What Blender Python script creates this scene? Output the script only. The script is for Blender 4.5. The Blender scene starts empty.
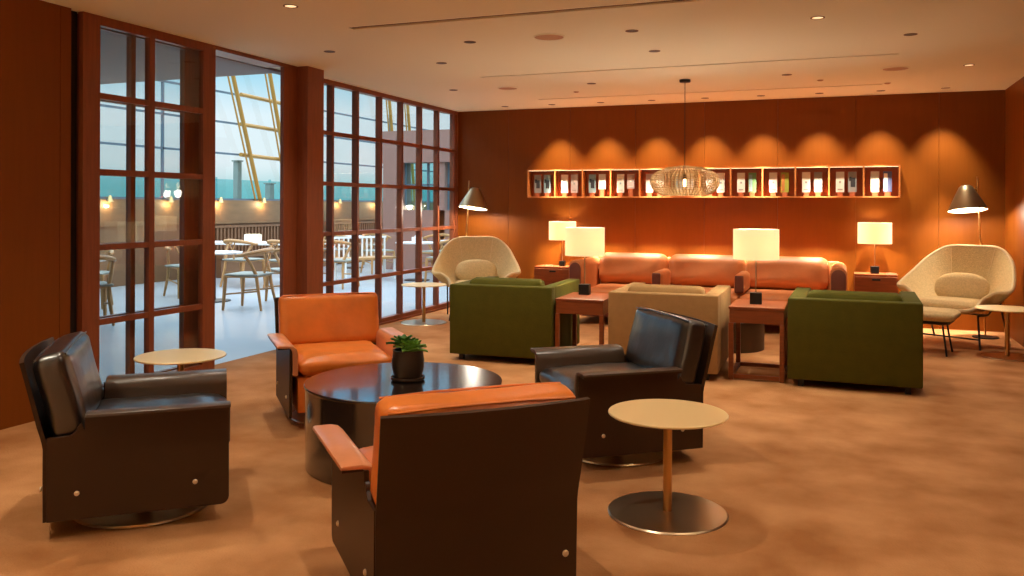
import bpy, bmesh, math, random
from mathutils import Vector, Matrix
random.seed(7)
R = math.radians
SC = bpy.context.scene
COL = SC.collection

# ------------------------------------------------------------------ camera
cam_d = bpy.data.cameras.new('camera')
cam = bpy.data.objects.new('camera', cam_d)
COL.objects.link(cam)
cam_d.sensor_fit = 'HORIZONTAL'
cam_d.sensor_width = 36
cam_d.lens = 850 / 1024 * 36
cam_d.shift_y = -(288 - 206) / 1024
cam_d.clip_start = 0.05
cam_d.clip_end = 400
cam.location = (0, 0, 1.45)
cam.matrix_world = (Matrix.Translation((0, 0, 1.45)) @ Matrix.Rotation(R(21.2), 4, 'Z')
                    @ Matrix.Rotation(R(90), 4, 'X') @ Matrix.Rotation(R(0.2), 4, 'Z'))
SC.camera = cam

# ------------------------------------------------------------------ view + exposure
SC.view_settings.view_transform = 'Standard'
SC.view_settings.look = 'None'
SC.view_settings.gamma = 1.0
SC.view_settings.use_curve_mapping = False
SC.view_settings.exposure = 0.0


def lin(c):
    out = []
    for v in c:
        v = v / 255
        out.append(v / 12.92 if v <= 0.04045 else ((v + 0.055) / 1.055) ** 2.4)
    return tuple(out) + (1.0,)


# ------------------------------------------------------------------ sky
world = bpy.data.worlds.new('sky')
SC.world = world
world.use_nodes = True
nt = world.node_tree
nt.nodes.clear()
wo = nt.nodes.new('ShaderNodeOutputWorld')
bg = nt.nodes.new('ShaderNodeBackground')
tc = nt.nodes.new('ShaderNodeTexCoord')
sep = nt.nodes.new('ShaderNodeSeparateXYZ')
ramp = nt.nodes.new('ShaderNodeValToRGB')
ramp.color_ramp.elements[0].position = 0.0
ramp.color_ramp.elements[0].color = lin((150, 206, 212))
ramp.color_ramp.elements[1].position = 0.6
ramp.color_ramp.elements[1].color = lin((205, 228, 250))
for (p_, c_) in ((0.02, (170, 214, 218)), (0.045, (225, 240, 244)), (0.10, (228, 243, 250)), (0.155, (150, 214, 238)), (0.22, (110, 190, 232))):
    e = ramp.color_ramp.elements.new(p_)
    e.color = lin(c_)
nz = nt.nodes.new('ShaderNodeTexNoise')
nz.inputs['Scale'].default_value = 4.5
nz.inputs['Detail'].default_value = 5
cr = nt.nodes.new('ShaderNodeValToRGB')
cr.color_ramp.elements[0].position = 0.5
cr.color_ramp.elements[1].position = 0.72
mx = nt.nodes.new('ShaderNodeMixRGB')
mx.inputs[2].default_value = lin((240, 246, 252))
nt.links.new(tc.outputs['Generated'], sep.inputs[0])
nt.links.new(sep.outputs['Z'], ramp.inputs[0])
nt.links.new(tc.outputs['Generated'], nz.inputs['Vector'])
nt.links.new(nz.outputs['Fac'], cr.inputs[0])
nt.links.new(cr.outputs[0], mx.inputs[0])
nt.links.new(ramp.outputs[0], mx.inputs[1])
nt.links.new(mx.outputs[0], bg.inputs[0])
mr = nt.nodes.new('ShaderNodeMapRange')   # overcast: the zenith is much brighter than the horizon
mr.inputs['From Min'].default_value = 0.18
mr.inputs['From Max'].default_value = 0.5
mr.inputs['To Min'].default_value = 1.15
mr.inputs['To Max'].default_value = 5.4
nt.links.new(sep.outputs['Z'], mr.inputs['Value'])
nt.links.new(mr.outputs[0], bg.inputs[1])
nt.links.new(bg.outputs[0], wo.inputs[0])

# ------------------------------------------------------------------ materials
WARM = (1.0, 0.90, 0.74)
MATS = {}


def mat(name, rgb, rough=0.5, metal=0.0, bump=0.0, scale=20.0, var=0.0, var_scale=None, spec=0.5,
        stretch=None, coat=0.0, sheen=0.0, emit=None, emit_s=0.0, var_rgb=None, detail=4.0):
    m = bpy.data.materials.new(name)
    m.use_nodes = True
    t = m.node_tree
    b = t.nodes['Principled BSDF']
    b.inputs['Coat Roughness'].default_value = 0.3 if 'leather' in name else 0.08
    b.inputs['Base Color'].default_value = lin(rgb)
    b.inputs['Roughness'].default_value = rough
    b.inputs['Metallic'].default_value = metal
    b.inputs['Specular IOR Level'].default_value = spec
    b.inputs['Coat Weight'].default_value = coat
    b.inputs['Sheen Weight'].default_value = sheen
    if emit:
        b.inputs['Emission Color'].default_value = lin(emit)
        b.inputs['Emission Strength'].default_value = emit_s
    if bump or var:
        c = t.nodes.new('ShaderNodeTexCoord')
        mp = t.nodes.new('ShaderNodeMapping')
        if stretch:
            mp.inputs['Scale'].default_value = stretch
        t.links.new(c.outputs['Object'], mp.inputs[0])
    if var:
        n = t.nodes.new('ShaderNodeTexNoise')
        n.inputs['Scale'].default_value = var_scale or scale
        n.inputs['Detail'].default_value = detail
        r_ = t.nodes.new('ShaderNodeValToRGB')
        lo = lin(rgb)
        hi = lin(var_rgb) if var_rgb else tuple(min(1, x * (1 + var)) for x in lo[:3]) + (1,)
        lo2 = lo if var_rgb else tuple(x * (1 - var) for x in lo[:3]) + (1,)
        r_.color_ramp.elements[0].position = 0.32
        r_.color_ramp.elements[1].position = 0.68
        r_.color_ramp.elements[0].color = lo2
        r_.color_ramp.elements[1].color = hi
        t.links.new(mp.outputs[0], n.inputs['Vector'])
        t.links.new(n.outputs['Fac'], r_.inputs[0])
        t.links.new(r_.outputs[0], b.inputs['Base Color'])
    if bump:
        n2 = t.nodes.new('ShaderNodeTexNoise')
        n2.inputs['Scale'].default_value = scale
        n2.inputs['Detail'].default_value = 3
        bp = t.nodes.new('ShaderNodeBump')
        bp.inputs['Strength'].default_value = bump
        bp.inputs['Distance'].default_value = 0.01
        t.links.new(mp.outputs[0], n2.inputs['Vector'])
        t.links.new(n2.outputs['Fac'], bp.inputs['Height'])
        t.links.new(bp.outputs[0], b.inputs['Normal'])
    MATS[name] = m
    return m


M_carpet = mat('carpet', (156, 102, 58), 0.95, bump=0.5, scale=90, var=1, var_scale=2.2, var_rgb=(194, 140, 92), spec=0.1, detail=9)
M_cafe_floor = mat('pale_stone', (158, 162, 164), 0.35, var=0.06, var_scale=1.2)
M_ceiling = mat('ceiling_paint', (244, 236, 208), 0.9, spec=0.1)
M_veneer = mat('wood_veneer', (124, 64, 9), 0.45, var=0.035, var_scale=6, stretch=(6, 6, 0.35), spec=0.2)
M_frame = mat('frame_wood', (134, 70, 40), 0.4, var=0.12, var_scale=8, stretch=(5, 5, 0.5), spec=0.4)
M_dark = mat('dark_gap', (38, 22, 14), 0.7)
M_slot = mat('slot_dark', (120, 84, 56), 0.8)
M_grille = mat('speaker_grille', (196, 156, 122), 0.8)
M_orange = mat('tan_leather', (220, 122, 46), 0.34, bump=0.22, scale=26, var=0.12, var_scale=5, spec=0.5)
M_orange_pad = mat('tan_leather_pad', (216, 140, 94), 0.33, bump=0.1, scale=30, var=0.08, var_scale=7)
M_sofa = mat('sofa_leather', (198, 120, 66), 0.5, bump=0.3, scale=12, var=0.08, var_scale=5)
M_sofa_dark = mat('sofa_base_arm_shade', (104, 50, 34), 0.5)  # sofa base, and arm fronts with their shade put into the colour
M_black = mat('black_leather', (30, 26, 24), 0.3, bump=0.3, scale=14, var=0.2, var_scale=8, spec=1.0, coat=0.5)
M_black_pad = mat('dark_leather_pad', (74, 56, 42), 0.36, bump=0.1, scale=30, spec=0.6)
M_bronze = mat('bronze_panel', (60, 38, 20), 0.42, spec=0.3)
M_brass = mat('brushed_brass', (206, 168, 110), 0.28, metal=1.0)
M_brass_top = mat('brass_top', (238, 208, 150), 0.42, metal=0.25)
M_steel = mat('brushed_steel', (205, 182, 150), 0.3, metal=1.0)
M_bolt = mat('bolt_metal', (226, 208, 176), 0.45, metal=0.4)
M_drum = mat('dark_lacquer', (34, 24, 20), 0.2, spec=1.0, coat=1.0)
M_green = mat('olive_velvet', (80, 76, 14), 0.85, bump=0.2, scale=60, var=0.08, var_scale=10, spec=0.2)
M_beige = mat('beige_fabric', (158, 122, 76), 0.9, bump=0.2, scale=80, var=0.06, var_scale=14, spec=0.2)
M_cream = mat('cream_boucle', (206, 180, 132), 0.95, bump=0.5, scale=120, var=0.1, var_scale=60, spec=0.1)
M_cream_edge = mat('cream_piping', (214, 190, 146), 0.9)
M_table = mat('red_wood', (130, 64, 24), 0.45, var=0.16, var_scale=9, stretch=(0.6, 6, 6), spec=0.4)
M_metal_black = mat('black_metal', (22, 20, 20), 0.4, metal=0.3)
M_lamp_shade_metal = mat('lamp_metal', (150, 130, 98), 0.38, metal=0.8)
M_white_in = mat('white_enamel', (245, 235, 215), 0.5)
M_shelf = mat('light_oak', (180, 104, 46), 0.45, var=0.1, var_scale=8, stretch=(0.6, 6, 6))
M_shelf_back = mat('shelf_back', (160, 80, 40), 0.6)
M_oak = mat('pale_oak', (178, 130, 78), 0.5, var=0.1, var_scale=8)
M_oak_wall = mat('oak_panelling', (116, 86, 54), 0.6, var=0.1, var_scale=3, stretch=(1, 1, 4))
M_rattan = mat('rattan', (206, 172, 122), 0.6, var=0.1, var_scale=12)
M_leaf = mat('leaf_green', (112, 160, 62), 0.4, var=0.3, var_scale=30)
M_leaf_dark = mat('leaf_dark', (58, 108, 34), 0.4, var=0.3, var_scale=30)
M_pot = mat('pot_glaze', (50, 38, 28), 0.35, bump=0.1, scale=20)
M_soil = mat('soil', (36, 24, 16), 0.95)
M_white = mat('white_laminate', (236, 232, 226), 0.3)
M_grey_seat = mat('grey_seat', (140, 140, 128), 0.8)
M_yellow = mat('yellow_steel', (168, 120, 44), 0.45)
M_gray_steel = mat('grey_steel', (92, 104, 112), 0.5)
M_pink_wall = mat('rose_plaster', (150, 110, 96), 0.8)
M_teal = mat('teal_panel', (168, 200, 204), 0.4)
M_concrete = mat('grey_green_post', (120, 128, 116), 0.7)
M_soffit = mat('grey_soffit', (150, 134, 128), 0.8)
M_seat_hatch = mat('slat_brown', (120, 82, 52), 0.6)


def glass_mat(name, tint=(0.93, 0.95, 0.95), gloss=1.0):
    m = bpy.data.materials.new(name)
    m.use_nodes = True
    t = m.node_tree
    t.nodes.clear()
    o = t.nodes.new('ShaderNodeOutputMaterial')
    tr = t.nodes.new('ShaderNodeBsdfTransparent')
    tr.inputs[0].default_value = tint + (1,)
    g = t.nodes.new('ShaderNodeBsdfGlossy')
    g.inputs['Roughness'].default_value = 0.02
    f = t.nodes.new('ShaderNodeFresnel')
    f.inputs['IOR'].default_value = 1.45
    mth = t.nodes.new('ShaderNodeMath'); mth.operation = 'MULTIPLY'
    mth.inputs[1].default_value = gloss
    ms = t.nodes.new('ShaderNodeMixShader')
    geo = t.nodes.new('ShaderNodeNewGeometry')   # only the front surface of a pane mirrors
    inv = t.nodes.new('ShaderNodeMath'); inv.operation = 'SUBTRACT'; inv.inputs[0].default_value = 1.0
    t.links.new(geo.outputs['Backfacing'], inv.inputs[1])
    m2 = t.nodes.new('ShaderNodeMath'); m2.operation = 'MULTIPLY'
    t.links.new(inv.outputs[0], m2.inputs[0])
    t.links.new(f.outputs[0], m2.inputs[1])
    f = m2
    t.links.new(f.outputs[0], mth.inputs[0])
    t.links.new(mth.outputs[0], ms.inputs[0])
    t.links.new(tr.outputs[0], ms.inputs[1])
    t.links.new(g.outputs[0], ms.inputs[2])
    t.links.new(ms.outputs[0], o.inputs[0])
    return m


M_glass = glass_mat('clear_glass', gloss=1.5)
M_teal_glass = glass_mat('teal_glass', (0.66, 0.88, 0.9), 0.6)


def shade_mat(name, rgb, emit_s):
    m = bpy.data.materials.new(name)
    m.use_nodes = True
    t = m.node_tree
    t.nodes.clear()
    o = t.nodes.new('ShaderNodeOutputMaterial')
    d = t.nodes.new('ShaderNodeBsdfDiffuse'); d.inputs[0].default_value = lin(rgb)
    tl = t.nodes.new('ShaderNodeBsdfTranslucent'); tl.inputs[0].default_value = lin(rgb)
    ms = t.nodes.new('ShaderNodeMixShader'); ms.inputs[0].default_value = 0.6
    em = t.nodes.new('ShaderNodeEmission'); em.inputs[0].default_value = lin(rgb)
    em.inputs[1].default_value = emit_s
    ad = t.nodes.new('ShaderNodeAddShader')
    t.links.new(d.outputs[0], ms.inputs[1]); t.links.new(tl.outputs[0], ms.inputs[2])
    t.links.new(ms.outputs[0], ad.inputs[0]); t.links.new(em.outputs[0], ad.inputs[1])
    t.links.new(ad.outputs[0], o.inputs[0])
    return m


M_linen = shade_mat('lit_linen_shade', (250, 236, 206), 0.2)
M_bulb = mat('bulb', (255, 230, 180), 0.5, emit=(255, 214, 150), emit_s=12)
M_niche_fill = mat('niche_fill_glow', (255, 235, 200), 0.5, emit=(255, 224, 176), emit_s=4)  # glow for the strip added inside the shelf
M_down = mat('downlight_lens', (255, 230, 190), 0.5, emit=(255, 214, 160), emit_s=1.2)


# ------------------------------------------------------------------ mesh helpers
def new_bm():
    return bmesh.new()


def box(bm, x0, x1, y0, y1, z0, z1, bev=0.0, seg=2):
    t = bmesh.new()
    bmesh.ops.create_cube(t, size=1)
    for v in t.verts:
        v.co = Vector(((x0 + x1) / 2 + v.co.x * (x1 - x0), (y0 + y1) / 2 + v.co.y * (y1 - y0),
                       (z0 + z1) / 2 + v.co.z * (z1 - z0)))
    if bev:
        bmesh.ops.bevel(t, geom=t.edges[:], offset=bev, segments=seg, profile=0.5, affect='EDGES')
    merge(bm, t)
    return bm


def merge(bm, t, mtx=None):
    if mtx is not None:
        bmesh.ops.transform(t, matrix=mtx, verts=t.verts[:])
    me = bpy.data.meshes.new('tmp')
    t.to_mesh(me)
    t.free()
    bm.from_mesh(me)
    bpy.data.meshes.remove(me)


def lathe(bm, prof, seg=40, cx=0, cy=0, close=False):
    rings = []
    for r_, z in prof:
        if r_ < 1e-6:
            rings.append([bm.verts.new((cx, cy, z))])
        else:
            rings.append([bm.verts.new((cx + r_ * math.cos(2 * math.pi * k / seg), cy + r_ * math.sin(2 * math.pi * k / seg), z)) for k in range(seg)])
    prs = list(zip(rings[:-1], rings[1:]))
    if close:
        prs.append((rings[-1], rings[0]))
    for a, b in prs:
        for k in range(seg):
            k2 = (k + 1) % seg
            if len(a) == 1 and len(b) == 1:
                continue
            if len(a) == 1:
                bm.faces.new((a[0], b[k2], b[k]))
            elif len(b) == 1:
                bm.faces.new((a[k], a[k2], b[0]))
            else:
                bm.faces.new((a[k], a[k2], b[k2], b[k]))
    return bm


def tube(bm, pts, rad, seg=10, cap=True):
    pts = [Vector(p) for p in pts]
    rads = rad if isinstance(rad, (list, tuple)) else [rad] * len(pts)
    rings = []
    up0 = None
    for i, p in enumerate(pts):
        if i == 0:
            d = pts[1] - p
        elif i == len(pts) - 1:
            d = p - pts[i - 1]
        else:
            d = (pts[i + 1] - pts[i - 1])
        d.normalize()
        if up0 is None:
            up0 = Vector((0, 0, 1)) if abs(d.z) < 0.9 else Vector((1, 0, 0))
        s = d.cross(up0).normalized()
        u = s.cross(d).normalized()
        up0 = u
        rings.append([bm.verts.new(p + (s * math.cos(2 * math.pi * k / seg) + u * math.sin(2 * math.pi * k / seg)) * rads[i]) for k in range(seg)])
    for a, b in zip(rings[:-1], rings[1:]):
        for k in range(seg):
            bm.faces.new((a[k], a[(k + 1) % seg], b[(k + 1) % seg], b[k]))
    if cap:
        bm.faces.new(rings[0][::-1])
        bm.faces.new(rings[-1])
    return bm


def prism(bm, outline, axis, a0, a1, bev=0.0):
    """outline: 2D points; axis 'y' -> points are (x,z), extruded from y=a0 to y=a1; 'x' -> (y,z); 'z' -> (x,y)."""
    t = bmesh.new()

    def P(p, a):
        return {'x': (a, p[0], p[1]), 'y': (p[0], a, p[1]), 'z': (p[0], p[1], a)}[axis]
    A = [t.verts.new(P(p, a0)) for p in outline]
    B = [t.verts.new(P(p, a1)) for p in outline]
    n = len(outline)
    t.faces.new(A)
    t.faces.new(B[::-1])
    for k in range(n):
        t.faces.new((A[k], A[(k + 1) % n], B[(k + 1) % n], B[k]))
    bmesh.ops.recalc_face_normals(t, faces=t.faces[:])
    if bev:
        cap_e = [e_ for e_ in t.edges if (e_.verts[0] in A and e_.verts[1] in A) or (e_.verts[0] in B and e_.verts[1] in B)]
        bmesh.ops.bevel(t, geom=cap_e, offset=bev, segments=2, profile=0.5, affect='EDGES')
    merge(bm, t)
    return bm


def cushion(bm, c, s, r=0.04, puff=0.15, axis=2, n=12, mtx=None, wob=0.0):
    """rounded box with centre c and full sizes s, bulging along axis"""
    t = bmesh.new()
    bmesh.ops.create_cube(t, size=2)
    bmesh.ops.subdivide_edges(t, edges=t.edges[:], cuts=n, use_grid_fill=True)
    h = [s[0] / 2, s[1] / 2, s[2] / 2]
    others = [k for k in range(3) if k != axis]
    for v in t.verts:
        q = [v.co[k] for k in range(3)]
        # spread verts towards the corners
        q = [math.copysign(abs(a) ** 0.75, a) for a in q]
        p = [q[k] * h[k] for k in range(3)]
        inner = [max(-(h[k] - r), min(h[k] - r, p[k])) for k in range(3)]
        dv = Vector([p[k] - inner[k] for k in range(3)])
        if dv.length > 1e-9:
            mxl = max(abs(x) for x in dv)
            dv = dv.normalized() * mxl
        p = [inner[k] + dv[k] for k in range(3)]
        u, w = q[others[0]], q[others[1]]
        p[axis] *= 1 + puff * (1 - u ** 4) * (1 - w ** 4)
        pinch = 1 - 0.03 * abs(q[axis]) ** 3
        for k in others:
            p[k] *= pinch
        if wob:
            p[axis] += wob * (math.sin(p[others[0]] * 31 + p[others[1]] * 9) + math.sin(p[others[1]] * 23 - p[others[0]] * 7)) * 0.5
        v.co = Vector(p)
    m = Matrix.Translation(Vector(c))
    merge(bm, t, (mtx @ m) if mtx is not None else m)
    return bm


def sheet(bm, fn, nu, nv, th, closed_u=False):
    """thick sheet: fn(u,v)->Vector; offset along the normal by th"""
    P = [[Vector(fn(i / nu, j / nv)) for j in range(nv + 1)] for i in range(nu + (0 if closed_u else 1))]
    NU = len(P)

    def nrm(i, j):
        i0, i1 = ((i - 1) % NU, (i + 1) % NU) if closed_u else (max(i - 1, 0), min(i + 1, NU - 1))
        j0, j1 = max(j - 1, 0), min(j + 1, nv)
        n_ = (P[i1][j] - P[i0][j]).cross(P[i][j1] - P[i][j0])
        return n_.normalized() if n_.length > 1e-9 else Vector((0, 0, 1))
    A = [[bm.verts.new(P[i][j] + nrm(i, j) * th / 2) for j in range(nv + 1)] for i in range(NU)]
    B = [[bm.verts.new(P[i][j] - nrm(i, j) * th / 2) for j in range(nv + 1)] for i in range(NU)]
    rng = range(NU) if closed_u else range(NU - 1)
    for i in rng:
        i2 = (i + 1) % NU
        for j in range(nv):
            bm.faces.new((A[i][j], A[i2][j], A[i2][j + 1], A[i][j + 1]))
            bm.faces.new((B[i][j], B[i][j + 1], B[i2][j + 1], B[i2][j]))
        bm.faces.new((A[i][0], B[i][0], B[i2][0], A[i2][0]))
        bm.faces.new((A[i][nv], A[i2][nv], B[i2][nv], B[i][nv]))
    if not closed_u:
        for j in range(nv):
            bm.faces.new((A[0][j], A[0][j + 1], B[0][j + 1], B[0][j]))
            bm.faces.new((A[-1][j], B[-1][j], B[-1][j + 1], A[-1][j + 1]))
    bmesh.ops.recalc_face_normals(bm, faces=bm.faces[:])
    return bm


def obj(name, bm, m, parent=None, smooth=False, label=None):
    me = bpy.data.meshes.new(name)
    bm.to_mesh(me)
    bm.free()
    o = bpy.data.objects.new(name, me)
    COL.objects.link(o)
    me.materials.append(m)
    if smooth:
        for p in me.polygons:
            p.use_smooth = True
        try:
            me.set_sharp_from_angle(angle=R(42))
        except Exception:
            pass
    if parent is not None:
        o.parent = parent
    if label:
        o['label'] = label
    return o


def thing(name, label, cat, loc=(0, 0, 0), rz=0.0, group=None):
    o = bpy.data.objects.new(name, None)
    COL.objects.link(o)
    o.location = loc
    o.rotation_euler = (0, 0, R(rz))
    o.empty_display_size = 0.1
    o['label'] = label
    o['category'] = cat
    if group:
        o['group'] = group
    return o


def tag(o, label, cat, group=None, kind=None):
    o['label'] = label
    o['category'] = cat
    if group:
        o['group'] = group
    if kind:
        o['kind'] = kind
    return o


def struct(name, bm, m, parent=None, label=None):
    o = obj(name, bm, m, parent)
    if parent is None:
        o['kind'] = 'structure'
        if label:
            o['label'] = label
    return o


def lamp(name, typ, loc, energy, color=WARM, size=0.1, parent=None, rot=(0, 0, 0), spot=None, blend=0.5):
    l = bpy.data.lights.new(name, typ)
    l.energy = energy
    l.color = color
    if typ in ('POINT', 'SPOT'):
        l.shadow_soft_size = size
    if typ == 'AREA':
        l.size = size
        l.shape = 'DISK'
    if typ == 'SPOT':
        l.spot_size = R(spot)
        l.spot_blend = blend
    o = bpy.data.objects.new(name, l)
    COL.objects.link(o)
    o.location = loc
    o.rotation_euler = rot
    if parent is not None:
        o.parent = parent
    return o


# ------------------------------------------------------------------ the room
CZ = 2.823
XL, XP, XR, YB, YF = -5.03, -5.23, 1.77, 11.30, -4.0

struct('floor', box(new_bm(), -5.30, XR + 0.1, YF, YB + 0.1, -0.12, 0.0), M_carpet, label='tan mottled carpet of the lounge')
struct('floor_cafe', box(new_bm(), -13.5, -5.301, YF, 27, -0.12, -0.004), M_cafe_floor, label='pale stone floor of the cafe beyond the glass')

# ceiling with three slots cut as dark recesses: built of strips around the slots
slots = [(-3.56, -0.60, 5.70, 0.075), (-3.60, 0.47, 8.34, 0.05), (-3.65, 0.42, 10.33, 0.05)]
cb = new_bm()
ys = [YF]
for (a, b, y, w) in slots:
    ys += [y - w / 2, y + w / 2]
ys.append(YB + 0.1)
XC0, XC1 = -5.32, XR + 0.1
for k in range(0, len(ys), 2):
    box(cb, XC0, XC1, ys[k], ys[k + 1], CZ, CZ + 0.12)
for (a, b, y, w) in slots:
    box(cb, XC0, a, y - w / 2, y + w / 2, CZ, CZ + 0.12)
    box(cb, b, XC1, y - w / 2, y + w / 2, CZ, CZ + 0.12)
box(cb, XC0, XC1, YF, YB + 0.1, CZ + 0.12, CZ + 0.2)
struct('ceiling', cb, M_ceiling, label='flat cream ceiling with three long linear slots')

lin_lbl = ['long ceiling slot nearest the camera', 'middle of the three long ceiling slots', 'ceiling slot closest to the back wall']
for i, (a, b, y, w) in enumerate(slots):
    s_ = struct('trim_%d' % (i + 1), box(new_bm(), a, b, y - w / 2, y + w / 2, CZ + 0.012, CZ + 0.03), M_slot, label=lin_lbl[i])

# veneer walls
wb = new_bm()
for k in range(8):   # tall veneer panels with fine shadow gaps
    x0 = -5.36 + k * 0.92
    box(wb, x0 + 0.0015, min(x0 + 0.9185, XR + 0.12), YB, YB + 0.06, 0, CZ)
box(wb, -5.36, XR + 0.12, YB + 0.055, YB + 0.12, 0, CZ)
struct('wall_back', wb, M_veneer, label='orange-brown wood veneer wall at the back')
wr = new_bm()
for k in range(17):
    y0 = YF + k * 0.92
    box(wr, XR, XR + 0.06, y0 + 0.0015, min(y0 + 0.9185, YB), 0, CZ)
box(wr, XR + 0.055, XR + 0.12, YF, YB, 0, CZ)
struct('wall_right', wr, M_veneer, label='orange-brown wood veneer wall on the right')
wl = new_bm()
for (a, b) in [(-4.0, -2.02), (-2.02, -0.05), (-0.05, 1.92), (1.92, 3.88), (3.88, 4.34), (4.34, 4.43)]:
    box(wl, XL - 0.06, XL, a + 0.002, b - 0.002, 0, CZ)
box(wl, XL - 0.25, XL - 0.055, YF, 4.43, 0, CZ)
struct('wall_left', wl, M_veneer, label='dark red-brown wood veneer wall at the left edge')
struct('wall_front', box(new_bm(), -5.3, XR + 0.12, YF - 0.1, YF, 0, CZ), M_ceiling)
struct('trim_4', box(new_bm(), XL - 0.25, XL - 0.06, 4.43, 4.53, 0, CZ), M_dark, label='narrow black shadow gap beside the glazed door')
# pier between opening and partition
pb = new_bm()
box(pb, XL - 0.04, XL, 6.86, 7.08, 0, CZ)
box(pb, XL - 0.20, XL + 0.12, 7.08, 7.36, 0, CZ)
struct('wall_pier', pb, M_frame, label='wood clad pier between the open doorway and the glazed partition')
struct('trim_5', box(new_bm(), XL - 0.2, XL, 5.9, 6.86, CZ - 0.035, CZ), M_frame, label='slim wooden header above the open doorway')


def leaf(name, x, y0, y1, ms, zs, stile, th, label, bot=0.10, top=0.07):
    """glazed wooden leaf in the plane x; ms: (centre,width) muntins; zs: bar heights"""
    t = bpy.data.objects.new(name, None)
    COL.objects.link(t)
    t['kind'] = 'structure'
    t['label'] = label
    b = new_bm()
    x0, x1 = x - th, x
    box(b, x0, x1, y0, y0 + stile[0], 0.02, CZ)
    box(b, x0, x1, y1 - stile[1], y1, 0.02, CZ)
    box(b, x0, x1, y0 + stile[0], y1 - stile[1], CZ - top, CZ)
    box(b, x0, x1, y0 + stile[0], y1 - stile[1], 0.02, bot)
    for (c, w) in ms:
        box(b, x0, x1, c - w / 2, c + w / 2, bot, CZ - top)
    for z in zs:
        box(b, x0 + 0.004, x1 - 0.004, y0 + stile[0], y1 - stile[1], z - 0.022, z + 0.022)
    obj(name.split('_')[0] + '_frame', b, M_frame, t)
    g = new_bm()
    box(g, x - th / 2 - 0.003, x - th / 2 + 0.003, y0 + stile[0], y1 - stile[1], bot, CZ - top)
    obj('glass', g, M_glass, t)
    return t


ZS = [2.243, 1.688, 1.138, 0.592]
leaf('door_1', XL, 4.53, 5.90, [(5.18, 0.055)], ZS, (0.15, 0.15), 0.05, 'glazed sliding door leaf of ten panes beside the open doorway')
leaf('door_2', XL - 0.10, 4.53, 5.85, [(5.09, 0.045)], ZS, (0.10, 0.21), 0.05, 'second glazed sliding door leaf stacked behind the first')
vs = [7.955, 8.475, 9.01, 9.545, 10.07, 10.59, 11.12]
leaf('window_1', XP, 7.36, YB, [(v + 0.07, 0.04) for v in vs], ZS, (0.06, 0.05), 0.075, 'long glazed partition of wooden panes towards the cafe', bot=0.07, top=0.05)
struct('trim_6', box(new_bm(), XP - 0.10, XP + 0.03, 7.36, YB, 0, 0.022), M_frame, label='low wooden floor track under the glazed partition')


# ------------------------------------------------------------------ ceiling fittings
def downlight(x, y, label, group, energy=0, spot=100, blend=0.8, r_=0.042, lit=True, tilt=0.0):
    t = thing('downlight', label, 'ceiling light', (x, y, CZ), 0, group)
    b = new_bm()
    lathe(b, [(r_ + 0.006, -0.003), (r_ + 0.006, 0.0), (r_ - 0.004, 0.0), (r_ - 0.006, -0.003)], 28, close=True)
    obj('trim_ring', b, M_slot, t, True)
    b = new_bm()
    lathe(b, [(0, -0.0012), (r_ - 0.004, -0.0012), (r_ - 0.004, 0.0), (0, 0.0)], 24)
    obj('lens', b, M_metal_black if not lit else M_down, t)
    if energy:
        lamp('lamp_beam', 'SPOT', (0, 0, -0.012), energy, WARM, 0.03, t, (tilt, 0, 0), spot, blend)
    return t


ws_x = [-4.337, -3.655, -2.975, -2.295, -1.615, -0.935, -0.255, 0.425, 1.11]
ws_names = ['first', 'second', 'third', 'fourth', 'fifth', 'sixth', 'seventh', 'eighth', 'ninth']
for i, x in enumerate(ws_x):
    downlight(x, 10.90, 'small dark downlight washing the back wall, %s from the left in that row' % ws_names[i],
              'wall washing downlights along the back wall', energy=165 if i else 0, spot=64, blend=0.75, lit=False, tilt=R(13))
    if i:
        lamp('narrow_beam', 'SPOT', (x, 10.90, CZ - 0.012), (0, 2500, 2700, 2800, 2800, 2800, 2600, 1900, 1100)[i], WARM, 0.03, None, (R(7), 0, 0), 25, 1.0)
dls = [(-3.545, 4.908, 'lit downlight nearest the camera on the left, above the glazed door', True),
       (-4.266, 6.481, 'dark downlight above the wooden pier', False),
       (-3.593, 7.375, 'dark downlight just right of the glazed partition top', False),
       (-4.297, 9.144, 'small dark downlight close to the back end of the glazed partition', False),
       (-2.909, 6.511, 'dark downlight left of the large round ceiling speaker', False),
       (-1.534, 6.533, 'dark downlight right of the large round ceiling speaker', False),
       (-1.545, 7.451, 'dark downlight behind the centre of the room, left above the pendant canopy', False),
       (-2.614, 9.182, 'dark downlight between the small left speaker and the pendant canopy', False),
       (-0.167, 6.542, 'lit downlight nearest the camera on the right', True),
       (0.505, 7.428, 'dark downlight at the upper right, between the lit pair', False),
       (1.139, 9.22, 'lit downlight nearest the right wall', True),
       (-0.535, 9.257, 'dark downlight right of the pendant canopy', False)]
for (x, y, lb, lit) in dls:
    downlight(x, y, lb, 'downlights in the lounge ceiling', energy=85, spot=100, blend=1.0, lit=lit, r_=0.045)
for (x, y) in [(-3.6, 3.4), (-2.6, 0.9), (-3.9, 2.2), (-1.5, 2.6), (0.7, 2.4), (-3.6, -0.2), (-1.2, -0.3), (0.9, -0.2), (-3.4, -2.6), (-0.8, -2.6), (0.7, 4.6), (-1.4, 4.6)]:  # added unseen beams without fittings, fill for floor and near ceiling
    l_ = lamp('fill_beam', 'SPOT', (x, y, CZ - 0.01), 100, WARM, 0.04, None, (0, 0, 0), 100, 1.0)
for (x, y) in [(-4.2, -3.4), (-2.6, -3.4), (-1.0, -3.4), (0.6, -3.4)]:  # added unseen beams on the rear wall, for bounce into the room
    lamp('bounce_beam', 'SPOT', (x, y, CZ - 0.01), 260, WARM, 0.04, None, (R(-14), 0, 0), 110, 1.0)
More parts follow.
